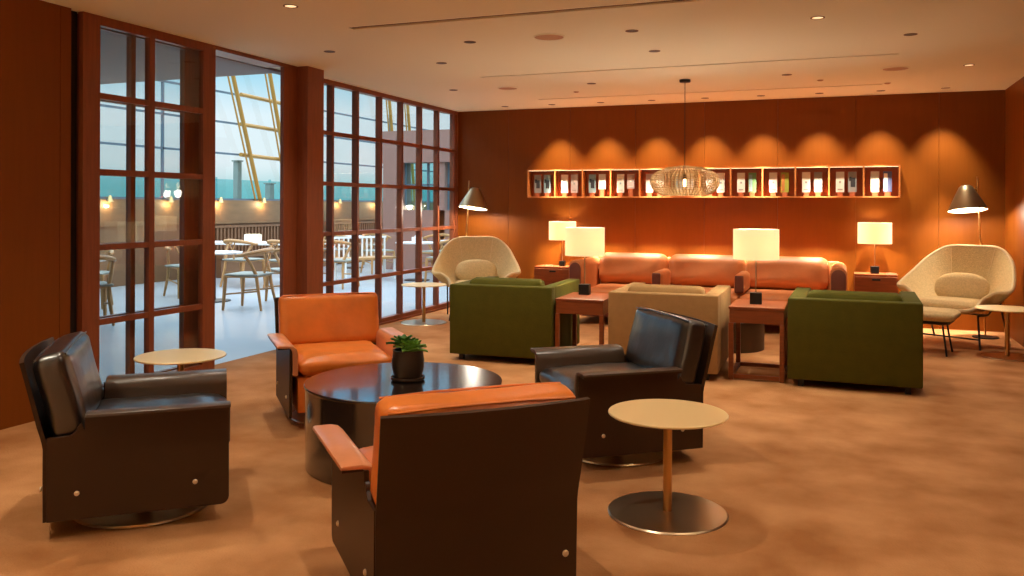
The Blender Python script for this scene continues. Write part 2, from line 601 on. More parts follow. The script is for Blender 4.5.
for (x, y, lb) in [(-4.35, 1.9, 'unseen brass uplighter added for ceiling fill, by the left wall'), (1.2, 2.6, 'unseen brass uplighter added for ceiling fill, by the right wall')]:  # invented lamps out of view, added to lift the ceiling
    t = thing('fill_uplighter', lb, 'floor lamp', (x, y, 0), 0, 'added ceiling fill uplighters')
    b = new_bm()
    lathe(b, [(0, 0), (0.15, 0), (0.15, 0.015), (0.02, 0.025), (0, 0.025)], 32)
    obj('base', b, M_brass, t, True)
    b = new_bm()
    tube(b, [(0, 0, 0.02), (0, 0, 1.72)], 0.012, 10)
    obj('pole', b, M_brass, t, True)
    b = new_bm()
    lathe(b, [(0, 1.70), (0.05, 1.705), (0.17, 1.80), (0.165, 1.80), (0.048, 1.712), (0, 1.708)], 32)
    obj('lamp_shade', b, M_brass, t, True)
    lamp('bulb_light', 'SPOT', (0, 0, 1.74), 130, WARM, 0.05, t, (math.pi, 0, 0), 150, 0.8)
for (x, y, r_, lb) in [(-2.215, 6.525, 0.13, 'large round speaker grille in the ceiling centre'),
                       (-3.627, 9.203, 0.12, 'round speaker grille in the ceiling near the far left'),
                       (0.491, 9.193, 0.13, 'round speaker grille in the ceiling near the far right')]:
    t = thing('ceiling_speaker', lb, 'ceiling speaker', (x, y, CZ), 0, 'round ceiling speakers')
    b = new_bm()
    lathe(b, [(0, -0.006), (r_ - 0.012, -0.006), (r_ - 0.012, 0), (0, 0)], 40)
    obj('grille', b, M_grille, t)
    b = new_bm()
    lathe(b, [(r_ - 0.011, 0), (r_ - 0.011, -0.008), (r_, -0.004), (r_, 0)], 40)
    obj('rim', b, M_ceiling, t, True)
for (x, y, lb) in [(-2.97, 9.778, 'tiny white sprinkler cover left of the pendant canopy'), (-0.219, 9.766, 'tiny sprinkler cover right of the pendant canopy'),
                   (0.467, 10.25, 'tiny sprinkler cover at the right end of the rear ceiling slot')]:
    b = new_bm()
    lathe(b, [(0, -0.012), (0.02, -0.012), (0.035, -0.003), (0.035, 0), (0, 0)], 20)
    o = obj('sprinkler_cover', b, M_grille, None, True)
    o.location = (x, y, CZ)
    tag(o, lb, 'sprinkler', 'sprinkler covers')


# ------------------------------------------------------------------ swivel armchairs
def arm_chair(loc, rz, label, leather, pad, cushion_name='tan'):
    t = thing('swivel_armchair', label, 'armchair', (loc[0], loc[1], 0), rz, 'swivel armchairs around the round table')
    # forward = +X
    for s in (1, -1):
        out = [(-0.362, 0.085)]
        for k in range(7):   # rounded bottom front corner
            a = -math.pi / 2 + k * math.pi / 12
            out.append((0.345 + 0.035 * math.cos(a), 0.12 + 0.035 * math.sin(a)))
        out += [(0.38, 0.536), (-0.215, 0.536)]
        for k in range(5):
            a = k * math.pi / 8
            out.append((-0.215 - 0.03 * math.sin(a), 0.475 + 0.03 * math.cos(a) - 0.03 * (k == 0)))
        out += [(-0.27, 0.452), (-0.362, 0.447)]
        y0, y1 = s * 0.352, s * 0.37
        p = obj('side_panel', prism(new_bm(), out, 'y', min(y0, y1), max(y0, y1), 0.003), M_bronze, t)
        for bx in (-0.245, 0.235):
            bb = new_bm()
            lathe(bb, [(0, 0.008), (0.007, 0.008), (0.011, 0.004), (0.011, 0), (0, 0)], 16)
            bmesh.ops.transform(bb, matrix=Matrix.Translation((bx, s * 0.37, 0.20)) @ Matrix.Rotation(-s * math.pi / 2, 4, 'X'), verts=bb.verts[:])
            obj('bolt', bb, M_bolt, p, True, 'round metal bolt head')
        # arm pad: cantilevers outwards, curls down inside
        prof = [(0.447, 0.541), (0.446, 0.552), (0.438, 0.556), (0.375, 0.556), (0.345, 0.549), (0.325, 0.530), (0.318, 0.500), (0.316, 0.36),
                (0.348, 0.36), (0.350, 0.50), (0.358, 0.530), (0.37, 0.538)]
        pts = [(s * a, b_) for a, b_ in prof]
        b = prism(new_bm(), pts, 'x', -0.205, 0.385, 0.004)
        obj('arm_pad', b, pad, t, True)
        b = prism(new_bm(), [(s * 0.443, 0.531), (s * 0.443, 0.5405), (s * 0.37, 0.5405), (s * 0.37, 0.531)], 'x', -0.20, 0.38)
        obj('arm_plate', b, M_bronze, t)

    def back(u, v):
        y = (u - 0.5) * (0.725 + 0.02 * v)
        z = 0.085 + v * 0.692
        if z < 0.40:
            x = -0.368
        else:
            q = z - 0.40
            x = -0.368 - q * 0.235 * min(1.0, q / 0.08 * 0.5 + 0.5) 
        x -= 0.035 * (1 - (2 * u - 1) ** 2)
        return (x, y, z)
    bp = obj('back_panel', sheet(new_bm(), back, 24, 22, 0.018), M_bronze, t, True)
    for by in (-0.315, 0.315):
        bb = new_bm()
        lathe(bb, [(0, 0.008), (0.008, 0.008), (0.012, 0.004), (0.012, 0), (0, 0)], 16)
        bmesh.ops.transform(bb, matrix=Matrix.Translation((-0.389, by, 0.215)) @ Matrix.Rotation(-math.pi / 2, 4, 'Y'), verts=bb.verts[:])
        obj('bolt', bb, M_bolt, bp, True, 'round metal bolt head')
    # seat
    obj('seat_base', box(new_bm(), -0.345, 0.345, -0.315, 0.315, 0.11, 0.34, 0.012), leather, t, True)
    b = new_bm()
    mt = Matrix.Rotation(R(4), 4, 'Y')
    cushion(b, (0.045, 0, 0.405), (0.68, 0.625, 0.11), 0.05, 0.36, 2, 16, None, 0.004)
    obj('seat_cushion', b, leather, t, True)
    b = new_bm()
    mtx = Matrix.Translation((-0.317, 0, 0.618)) @ Matrix.Rotation(R(-13), 4, 'Y')
    cushion(b, (0, 0, 0), (0.145, 0.715, 0.375), 0.04, 0.14, 0, 16, mtx, 0.004)
    bc = obj('back_cushion', b, leather, t, True)
    b = new_bm()
    for xx in (-0.062, 0.062):
        pts = [mtx @ Vector((xx, y, 0.181 if abs(y) < 0.32 else 0.174)) for y in [-0.338, -0.32, -0.15, 0, 0.15, 0.32, 0.338]]
        tube(b, pts, 0.0045, 6)
    obj('piping', b, leather, bc, True)
    b = new_bm()
    lathe(b, [(0, 0.0), (0.31, 0.0), (0.315, 0.004), (0.31, 0.012), (0.05, 0.016), (0.04, 0.03), (0.04, 0.11), (0, 0.11)], 56)
    obj('swivel_base', b, M_steel, t, True, 'round brushed metal swivel base')
    return t


arm_chair((-3.14, 3.19), 41, 'black leather swivel armchair at the left edge, seen from its side', M_black, M_black_pad)
arm_chair((-3.26, 5.06), -47, 'tan orange leather swivel armchair in front of the wooden pier, seen from the front', M_orange, M_orange_pad)
arm_chair((-1.41, 2.955), 133.7, 'tan orange leather swivel armchair in the foreground, its dark back towards us', M_orange, M_orange_pad)
arm_chair((-1.25, 4.93), 218.3, 'black leather swivel armchair right of the round table, before the beige armchair', M_black, M_black_pad)

# ------------------------------------------------------------------ drum table + plant
t = thing('drum_table', 'large dark lacquered round drum coffee table between the four leather armchairs', 'coffee table', (-2.32, 4.295, 0))
b = new_bm()
lathe(b, [(0.0, 0.0), (0.545, 0.0), (0.55, 0.004), (0.55, 0.439), (0, 0.439)], 96)
obj('drum_body', b, M_drum, t, True)
b = new_bm()
lathe(b, [(0, 0.4395), (0.554, 0.4395), (0.557, 0.443), (0.557, 0.453), (0.554, 0.457), (0, 0.457)], 96)
obj('table_top', b, M_drum, t, True)

t = thing('potted_succulent', 'small leafy green succulent in a dark brown pot on the drum table', 'plant', (-2.30, 4.30, 0.457))
t.scale = (1.12, 1.12, 1.12)
b = new_bm()
lathe(b, [(0, 0.0), (0.06, 0.0), (0.068, 0.012), (0.072, 0.03), (0.082, 0.07), (0.083, 0.10), (0.076, 0.145), (0.078, 0.155), (0.070, 0.155), (0.068, 0.14), (0, 0.14)], 40)
obj('pot', b, M_pot, t, True)
b = new_bm()
lathe(b, [(0.0, 0.0), (0.075, 0.0), (0.086, 0.008), (0.086, 0.02), (0.080, 0.02), (0.078, 0.008), (0.0, 0.005)], 40)
obj('saucer', b, M_pot, t, True)
b = new_bm()
lathe(b, [(0, 0.138), (0.067, 0.138), (0.067, 0.145), (0, 0.149)], 24)
obj('soil', b, M_soil, t, True)


def leaf_blade(bm, base, az, elev, L, W, curl=0.6, th=0.004, n=7):
    A, B = [], []
    for k in range(n + 1):
        s = k / n
        e_ = elev - curl * s
        rr = L * s * math.cos(e_ * 0.9)
        zz = L * s * math.sin(e_)
        w = W * math.sin(math.pi * min(1, 0.12 + 0.88 * s) ** 0.8) * 0.5 + 0.0015
        c = Vector(base) + Vector((math.cos(az) * rr, math.sin(az) * rr, zz))
        sd = Vector((-math.sin(az), math.cos(az), 0)) * w
        up = Vector((0, 0, th))
        A.append([bm.verts.new(c + sd + up), bm.verts.new(c - up * 0.3), bm.verts.new(c - sd + up)])
        B.append([bm.verts.new(c + sd), bm.verts.new(c - up * 1.3), bm.verts.new(c - sd)])
    for k in range(n):
        for j in range(2):
            bm.faces.new((A[k][j], A[k + 1][j], A[k + 1][j + 1], A[k][j + 1]))
            bm.faces.new((B[k][j], B[k][j + 1], B[k + 1][j + 1], B[k + 1][j]))
        bm.faces.new((A[k][0], B[k][0], B[k + 1][0], A[k + 1][0]))
        bm.faces.new((A[k][2], A[k + 1][2], B[k + 1][2], B[k][2]))


for (mm, cx, cy, n0, z0, lbl) in [(M_leaf, 0.02, -0.015, 24, 0.145, None), (M_leaf_dark, -0.028, 0.005, 22, 0.16, 'darker green rosette')]:
    b = new_bm()
    tube(b, [(cx * 0.6, cy * 0.6, 0.12), (cx, cy, z0 + 0.01)], 0.008, 8)
    for k in range(n0):
        az = k * 2.399 + (0.4 if lbl else 0)
        q = k / n0
        leaf_blade(b, (cx, cy, z0 + 0.02 * q), az, 0.5 + 0.85 * q, 0.10 - 0.045 * q, 0.056 - 0.018 * q, 0.4)
    obj('foliage', b, mm, t, True, lbl)


# ------------------------------------------------------------------ disc side tables
def side_table(loc, label, r_top=0.28, h=0.477, top_m=M_brass_top, r_base=0.28):
    t = thing('side_table', label, 'side table', (loc[0], loc[1], 0), 0, 'round metal pedestal side tables')
    b = new_bm()
    lathe(b, [(0, h - 0.012), (r_top - 0.006, h - 0.012), (r_top, h - 0.008), (r_top, h - 0.003), (r_top - 0.003, h), (0, h)], 72)
    obj('table_top', b, top_m, t, True)
    b = new_bm()
    lathe(b, [(0, 0.012), (0.021, 0.012), (0.021, h - 0.013), (0, h - 0.013)], 24)
    obj('pedestal', b, M_brass, t, True)
    b = new_bm()
    lathe(b, [(0, 0), (r_base, 0), (r_base + 0.002, 0.004), (r_base - 0.004, 0.010), (0.03, 0.0125), (0, 0.0125)], 72)
    obj('base_disc', b, M_steel, t, True)
    return t


side_table((-0.765, 4.02), 'gold round side table in the right foreground')
side_table((-3.98, 4.35), 'round side table mostly hidden behind the black armchair at left')
side_table((-4.82, 9.42), 'round side table standing by the glazed partition')
side_table((1.50, 9.42), 'round side table at the right edge before the cream lounge chair', r_base=0.22)


# ------------------------------------------------------------------ boxy armchairs
def box_chair(c, rz, w, label, m, depth=1.02, h=0.712):
    """origin = back left corner of the outer back; local +Y runs to the front of the seat"""
    t = thing('club_armchair', label, 'armchair', (c[0], c[1], 0), rz, 'boxy fabric armchairs with their backs to the room')
    a = 0.13
    obj('backrest', box(new_bm(), 0, w, 0, 0.14, 0.06, h, 0.012, 3), m, t, True)
    for s in (0, 1):
        x0 = 0 if s == 0 else w - a
        obj('armrest', box(new_bm(), x0, x0 + a, 0.142, depth, 0.06, h, 0.012, 3), m, t, True)
    obj('seat_base', box(new_bm(), a + 0.002, w - a - 0.002, 0.142, depth - 0.02, 0.06, 0.27, 0.01), m, t, True)
    b = new_bm()
    cushion(b, (w / 2, 0.60, 0.355), (w - 2 * a - 0.01, depth - 0.30, 0.165), 0.045, 0.12, 2, 12)
    obj('seat_cushion', b, m, t, True)
    b = new_bm()
    mtx = Matrix.Translation((w / 2, 0.225, 0.565)) @ Matrix.Rotation(R(8), 4, 'X')
    cushion(b, (0, 0, 0), (w - 2 * a - 0.01, 0.17, 0.40), 0.05, 0.12, 1, 12, mtx)
    obj('back_cushion', b, m, t, True)
    for (x, y) in ((0.10, 0.07), (w - 0.10, 0.07), (0.10, depth - 0.08), (w - 0.10, depth - 0.08)):
        obj('leg', box(new_bm(), x - 0.022, x + 0.022, y - 0.022, y + 0.022, 0, 0.062, 0.002), M_metal_black, t)
    return t


box_chair((-3.44, 7.25), 2, 1.0, 'olive green boxy armchair at left, its back towards the round drum table', M_green)
box_chair((-1.88, 7.15), 1, 0.93, 'beige fabric boxy armchair in the middle, behind the black leather armchair', M_beige)
box_chair((-0.405, 7.22), -1, 0.99, 'olive green boxy armchair at right, beside the square wooden table', M_green)


# ------------------------------------------------------------------ wood side tables and table lamps
def wood_table(c, rz, w, d, h, label, drawer=True):
    t = thing('wooden_side_table', label, 'side table', (c[0], c[1], 0), rz, 'square reddish wood side tables')
    obj('table_top', box(new_bm(), 0, w, 0, d, h - 0.022, h, 0.003), M_table, t)
    ap = obj('apron', box(new_bm(), 0.006, w - 0.006, 0.006, d - 0.006, h - 0.135, h - 0.023, 0.002), M_table, t)
    k = 0.04
    for (x, y) in ((0, 0), (w - k, 0), (0, d - k), (w - k, d - k)):
        obj('leg', box(new_bm(), x + 0.001, x + k - 0.001, y + 0.001, y + k - 0.001, 0, h - 0.136, 0.002), M_table, t)
    b = new_bm()
    box(b, k, w - k, 0.004, k - 0.004, 0.012, 0.045)
    box(b, k, w - k, d - k + 0.004, d - 0.004, 0.012, 0.045)
    box(b, 0.004, k - 0.004, k, d - k, 0.012, 0.045)
    box(b, w - k + 0.004, w - 0.004, k, d - k, 0.012, 0.045)
    obj('stretcher', b, M_table, t)
    return t


wood_table((-2.425, 7.34), 1.5, 0.45, 0.62, 0.612, 'reddish wood side table between the left green and the beige armchair')
wood_table((-0.885, 7.33), 0.5, 0.45, 0.62, 0.612, 'reddish wood side table between the beige and the right green armchair')


def cabinet(x0, x1, y0, y1, h, label):
    t = thing('wooden_cabinet', label, 'cabinet', (x0, y0, 0), 0, 'low wooden cabinets against the back wall')
    w, d = x1 - x0, y1 - y0
    b = new_bm()
    box(b, 0, w, 0.02, d, h - 0.02, h)
    box(b, 0, 0.02, 0.02, d, 0.03, h - 0.02)
    box(b, w - 0.02, w, 0.02, d, 0.03, h - 0.02)
    box(b, 0.02, w - 0.02, d - 0.02, d, 0.03, h - 0.02)
    box(b, 0.02, w - 0.02, 0.02, d - 0.02, 0.03, 0.05)
    obj('body', b, M_table, t)
    obj('base', box(new_bm(), 0.03, w - 0.03, 0.06, d, 0, 0.03), M_metal_black, t)
    z = 0.045
    for (za, zb) in ((0.05, h - 0.22), (h - 0.21, h - 0.026)):
        dr = obj('drawer', box(new_bm(), 0.004, w - 0.004, 0, 0.019, za, zb, 0.002), M_table, t)
        obj('handle', box(new_bm(), w / 2 - 0.045, w / 2 + 0.045, -0.006, 0.0, zb - 0.045, zb - 0.022, 0.002), M_metal_black, dr)
    return t


cabinet(-3.90, -3.36, 10.88, 11.28, 0.63, 'low wooden cabinet against the back wall, left of the sofa')
cabinet(0.145, 0.62, 10.88, 11.28, 0.655, 'low wooden cabinet against the back wall, right of the sofa')
for (x, y, z, lb) in [(-3.72, 11.0, 0.63, 'small tan notepad on the left wall cabinet'), (0.545, 11.02, 0.655, 'small orange notepad on the right wall cabinet')]:
    t = thing('notepad', lb, 'notepad', (x, y, z), 12, 'notepads on the wall cabinets')
    obj('page_block', box(new_bm(), -0.05, 0.05, -0.035, 0.035, 0, 0.012), M_white, t)
    obj('cover', box(new_bm(), -0.051, 0.051, -0.036, 0.036, 0.012, 0.016), M_orange_pad, t)


def table_lamp(loc, label, rs=0.20, zb=0.38, zt=0.65, cube=0.10, energy=26, rz=5):
    t = thing('table_lamp', label, 'table lamp', loc, rz, 'table lamps with cream drum shades')
    obj('base', box(new_bm(), -cube / 2, cube / 2, -cube / 2, cube / 2, 0, cube * 0.98, 0.004), M_metal_black, t)
    b = new_bm()
    tube(b, [(0, 0, cube), (0, 0, zt - 0.05)], 0.0055, 10)
    for a in (0, 2.094, 4.189):
        tube(b, [(0, 0, zt - 0.05), (rs * math.cos(a) * 0.985, rs * math.sin(a) * 0.985, zt - 0.02)], 0.002, 6)
    obj('stem', b, M_steel, t, True)
    b = new_bm()
    lathe(b, [(rs, zb), (rs, zt), (rs - 0.003, zt), (rs - 0.003, zb)], 56, close=True)
    obj('lamp_shade', b, M_linen, t, True)
    b = new_bm()
    lathe(b, [(0, zb + 0.06), (0.02, zb + 0.075), (0.03, zb + 0.11), (0.02, zb + 0.145), (0.013, zb + 0.16), (0, zb + 0.16)], 20)
    obj('bulb', b, M_bulb, t, True)
    lamp('bulb_light', 'POINT', (0.0, 0.04, zb + 0.11), energy, WARM, 0.045, t)
    return t


table_lamp((-2.277, 7.79, 0.612), 'table lamp with a wide cream shade on the left wooden side table', rs=0.188, zb=0.37, zt=0.635)
table_lamp((-0.69, 7.62, 0.612), 'table lamp with a wide cream shade on the right wooden side table', rs=0.192, zb=0.385, zt=0.645)
table_lamp((-3.55, 11.06, 0.63), 'table lamp on the far left cabinet, half behind a nearer shade', rs=0.185, zb=0.36, zt=0.61, cube=0.075, energy=13)
table_lamp((0.37, 11.06, 0.655), 'table lamp with cream shade on the far right cabinet', rs=0.19, zb=0.36, zt=0.61, cube=0.09, energy=11)

# ------------------------------------------------------------------ long orange sofa
t = thing('orange_sofa', 'long orange leather sofa of three seats against the back wall', 'sofa', (0, 0, 0))
SY0, SY1 = 10.05, 11.05
obj('base', box(new_bm(), -3.14, -0.02, SY0 + 0.04, SY1, 0.10, 0.28, 0.015), M_sofa_dark, t, True)
obj('back_shell', box(new_bm(), -3.14, -0.02, SY1 - 0.08, SY1 + 0.04, 0.28, 0.79, 0.02), M_sofa, t, True)
b_x = [(-2.97, -2.06), (-2.055, -1.10), (-1.095, -0.13)]
for (x0, x1) in b_x:
    b = new_bm()
    cushion(b, ((x0 + x1) / 2, SY0 + 0.40, 0.365), (x1 - x0, 0.84, 0.15), 0.05, 0.14, 2, 14, None, 0.004)
    obj('seat_cushion', b, M_sofa, t, True)
    b = new_bm()
    mtx = Matrix.Translation(((x0 + x1) / 2, SY1 - 0.19, 0.645)) @ Matrix.Rotation(R(-9), 4, 'X')
    cushion(b, (0, 0, 0), (x1 - x0 - 0.005, 0.26, 0.40), 0.11, 0.10, 1, 16, mtx, 0.006)
    obj('back_cushion', b, M_sofa, t, True)
for (x0, x1) in ((-3.15, -2.98), (-0.12, 0.06)):
    out = [(x0, 0.10), (x1, 0.10), (x1, 0.70)]
    for k in range(1, 8):
        a = k * math.pi / 8
        out.append(((x0 + x1) / 2 + (x1 - x0) / 2 * math.cos(a), 0.70 + 0.085 * math.sin(a)))
    out.append((x0, 0.70))
    ar = obj('armrest', prism(new_bm(), out, 'y', SY0 + 0.02, SY1 + 0.03, 0.01), M_sofa, t, True)
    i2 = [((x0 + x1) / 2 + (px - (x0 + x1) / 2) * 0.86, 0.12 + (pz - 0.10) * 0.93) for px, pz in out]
    obj('arm_shade_face', prism(new_bm(), i2, 'y', SY0 + 0.008, SY0 + 0.02, 0.002), M_sofa_dark, ar, True, 'arm front face with its shade painted dark brown')  # shade on the arm front put in as a darker face
for xc in (-2.06, -1.098):
    b = new_bm()
    cushion(b, (xc, SY0 + 0.34, 0.555), (0.125, 0.62, 0.23), 0.045, 0.06, 0, 10)
    ar = obj('armrest', b, M_sofa, t, True)
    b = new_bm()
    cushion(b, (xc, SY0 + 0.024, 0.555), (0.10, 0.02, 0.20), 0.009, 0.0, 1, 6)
    obj('arm_shade_face', b, M_sofa_dark, ar, True, 'arm front face with its shade painted dark brown')
for (x, y) in ((-3.1, SY0 + 0.1), (-0.06, SY0 + 0.1), (-1.6, SY0 + 0.1), (-3.1, SY1 - 0.08), (-0.06, SY1 - 0.08)):
    obj('leg', box(new_bm(), x - 0.025, x + 0.025, y - 0.025, y + 0.025, 0, 0.10), M_metal_black, t)

# low dark coffee table glimpsed behind the beige chair
t = thing('low_drum_table', 'low dark round coffee table glimpsed through the right wooden side table, before the sofa', 'coffee table', (-1.13, 9.0, 0))
b = new_bm()
lathe(b, [(0.0, 0.0), (0.40, 0.0), (0.40, 0.28), (0, 0.28)], 56)
obj('drum_body', b, M_bronze, t, True)
b = new_bm()
lathe(b, [(0.0, 0.281), (0.41, 0.281), (0.41, 0.30), (0, 0.30)], 56)
obj('table_top', b, M_bronze, t, True)

# ------------------------------------------------------------------ display shelf
t = thing('display_shelf', 'long shallow oak wall shelf with twelve square niches on the back wall', 'shelf', (0, 0, 0))
X0, X1, Z0, Z1, SD = -4.09, 0.642, 1.568, 1.958, 0.14
pw = (X1 - X0) / 12
b = new_bm()
box(b, X0 - 0.012, X1 + 0.012, YB - SD, YB - 0.001, Z1 - 0.016, Z1)
box(b, X0 - 0.012, X1 + 0.012, YB - SD, YB - 0.001, Z0, Z0 + 0.016)
box(b, X0 - 0.012, X0 + 0.006, YB - SD, YB - 0.001, Z0 + 0.016, Z1 - 0.016)
box(b, X1 - 0.006, X1 + 0.012, YB - SD, YB - 0.001, Z0 + 0.016, Z1 - 0.016)
obj('frame', b, M_shelf, t)
for k in range(1, 12):
    x = X0 + pw * k
    obj('divider', box(new_bm(), x - 0.009, x + 0.009, YB - SD + 0.001, YB - 0.008, Z0 + 0.016, Z1 - 0.016), M_shelf, t)
obj('back_board', box(new_bm(), X0 + 0.006, X1 - 0.006, YB - 0.007, YB - 0.001, Z0 + 0.016, Z1 - 0.016), M_shelf_back, t)
obj('niche_fill_strip', box(new_bm(), X0 + 0.01, X1 - 0.01, YB - SD + 0.003, YB - SD + 0.009, Z1 - 0.019, Z1 - 0.0165), M_niche_fill, t)  # added glowing strip that brightens the cards and niches
CW = {'w': (214, 202, 184), 'g': (104, 140, 84), 't': (128, 150, 150), 'k': (40, 38, 40), 'b': (84, 92, 132), 'p': (180, 158, 148), 'o': (170, 104, 44), 'y': (140, 140, 40), 's': (136, 130, 122)}
cmats = {k: mat('print_' + k, v, 0.6) for k, v in CW.items()}
cname = {'w': 'white', 'g': 'green tinted', 't': 'pale grey blue', 'k': 'dark', 'b': 'blue grey', 'p': 'pale pink', 'o': 'orange', 'y': 'yellow', 's': 'mottled grey'}
# (left card, motif), (right card, motif), heights
cells = [(('s', 'k', 1), ('t', 'k', 1)), (('w', 's', 1), ('p', 's', 1)), (('t', 'k', 1), ('w', 't', .8)), (('w', 't', 1), ('p', 'w', .78)),
         (('p', 's', 1), ('w', 's', 1)), (('t', 'w', 1), ('w', 's', 1)), (('w', 's', 1), ('w', 's', 1)), (('w', 's', 1), ('g', 't', 1)),
         (('w', 's', 1), ('y', 'o', 1)), (('w', 's', 1), ('s', 'w', 1)), (('w', 's', 1), ('s', 'k', 1)), (('w', 't', 1), ('b', 'w', 1))]
ordn = ['first', 'second', 'third', 'fourth', 'fifth', 'sixth', 'seventh', 'eighth', 'ninth', 'tenth', 'eleventh', 'twelfth']
for k, cc in enumerate(cells):
    xc = X0 + pw * (k + 0.5)
    for s, (c0, c1, hf) in zip((-1, 1), cc):
        w, hh = 0.096, 0.25 * hf
        x = xc + s * 0.07
        z0 = Z0 + 0.0165
        zt_ = z0 + 0.05 + 0.25 if hf < 1 else z0 + 0.05 + hh
        t = thing('framed_card', '%s upright card, %s one in the %s shelf niche from the left' % (cname[c0], 'left' if s < 0 else 'right', ordn[k]), 'card',
                  (x, YB - 0.085, z0), 0, 'upright cards in the wall shelf')
        b = new_bm()
        zc1 = zt_ - z0
        box(b, -w / 2, w / 2, -0.012, 0.012, zc1 - hh, zc1, 0.001)
        obj('board', b, cmats[c0], t)
        b = new_bm()
        if c1 == 'k':
            box(b, -w * 0.2, w * 0.35, -0.0135, -0.012, zc1 - hh * 0.75, zc1 - hh * 0.3)
            box(b, -w * 0.4, -w * 0.1, -0.0135, -0.012, zc1 - hh * 0.45, zc1 - hh * 0.25)
        elif c0 in 'gyb':
            box(b, -w * 0.42, w * 0.0, -0.0135, -0.012, zc1 - hh * 0.95, zc1 - hh * 0.1)
        else:
            box(b, -w * 0.3, w * 0.3, -0.0135, -0.012, zc1 - hh * 0.88, zc1 - hh * 0.84)
            box(b, -w * 0.12, w * 0.12, -0.0135, -0.012, zc1 - hh * 0.55, zc1 - hh * 0.45)
        obj('motif', b, cmats[c1], t)
        obj('stand', box(new_bm(), -0.03, 0.03, -0.02, 0.02, 0, zc1 - hh, 0.001), M_shelf_back, t)

# ------------------------------------------------------------------ woven pendant
t = thing('rattan_pendant', 'woven rattan pendant lamp hanging before the wall shelf', 'pendant lamp', (-1.585, 9.25, 0))
b = new_bm()
lathe(b, [(0, CZ - 0.03), (0.055, CZ - 0.03), (0.06, CZ - 0.02), (0.06, CZ), (0, CZ)], 32)
obj('canopy', b, M_metal_black, t, True)
b = new_bm()
tube(b, [(0, 0, CZ - 0.03), (0, 0, 1.80)], 0.0035, 8)
obj('cord', b, M_metal_black, t, True)
b = new_bm()
PZ, PH, PR = 1.725, 0.148, 0.365


def pend(a, q):
    """q from -1 (bottom) to 1 (top)"""
    r_ = PR * (1 - abs(q) ** 2.6 * (0.52 if q > 0 else 0.30))
    return Vector((r_ * math.cos(a), r_ * math.sin(a), PZ + q * PH))


for k in range(56):
    a = 2 * math.pi * k / 56
    tube(b, [pend(a, -1 + 2 * j / 14) for j in range(15)], 0.0045, 4, False)
for j in range(17):
    q = -1 + 2 * j / 16
    tube(b, [pend(2 * math.pi * k / 48, q) for k in range(49)], 0.0042, 4, False)
for (q, q2, rr) in ((1.0, 1.08, 0.06),):
    for k in range(20):
        a = 2 * math.pi * k / 20
        p = pend(a, q)
        tube(b, [p, Vector((0.03 * math.cos(a), 0.03 * math.sin(a), PZ + PH * 1.12))], 0.003, 4, False)
obj('lamp_shade', b, M_rattan, t)
b = new_bm()
lathe(b, [(0, PZ - 0.06), (0.02, PZ - 0.05), (0.026, PZ - 0.03), (0.022, PZ), (0.014, PZ + 0.02), (0, PZ + 0.02)], 24)
obj('bulb', b, M_bulb, t, True)
b = new_bm()
lathe(b, [(0, PZ + 0.021), (0.018, PZ + 0.021), (0.018, PZ + 0.08), (0, PZ + 0.08)], 20)
obj('socket', b, M_metal_black, t, True)
lamp('bulb_light', 'POINT', (0, 0, PZ - 0.12), 9, WARM, 0.05, t)


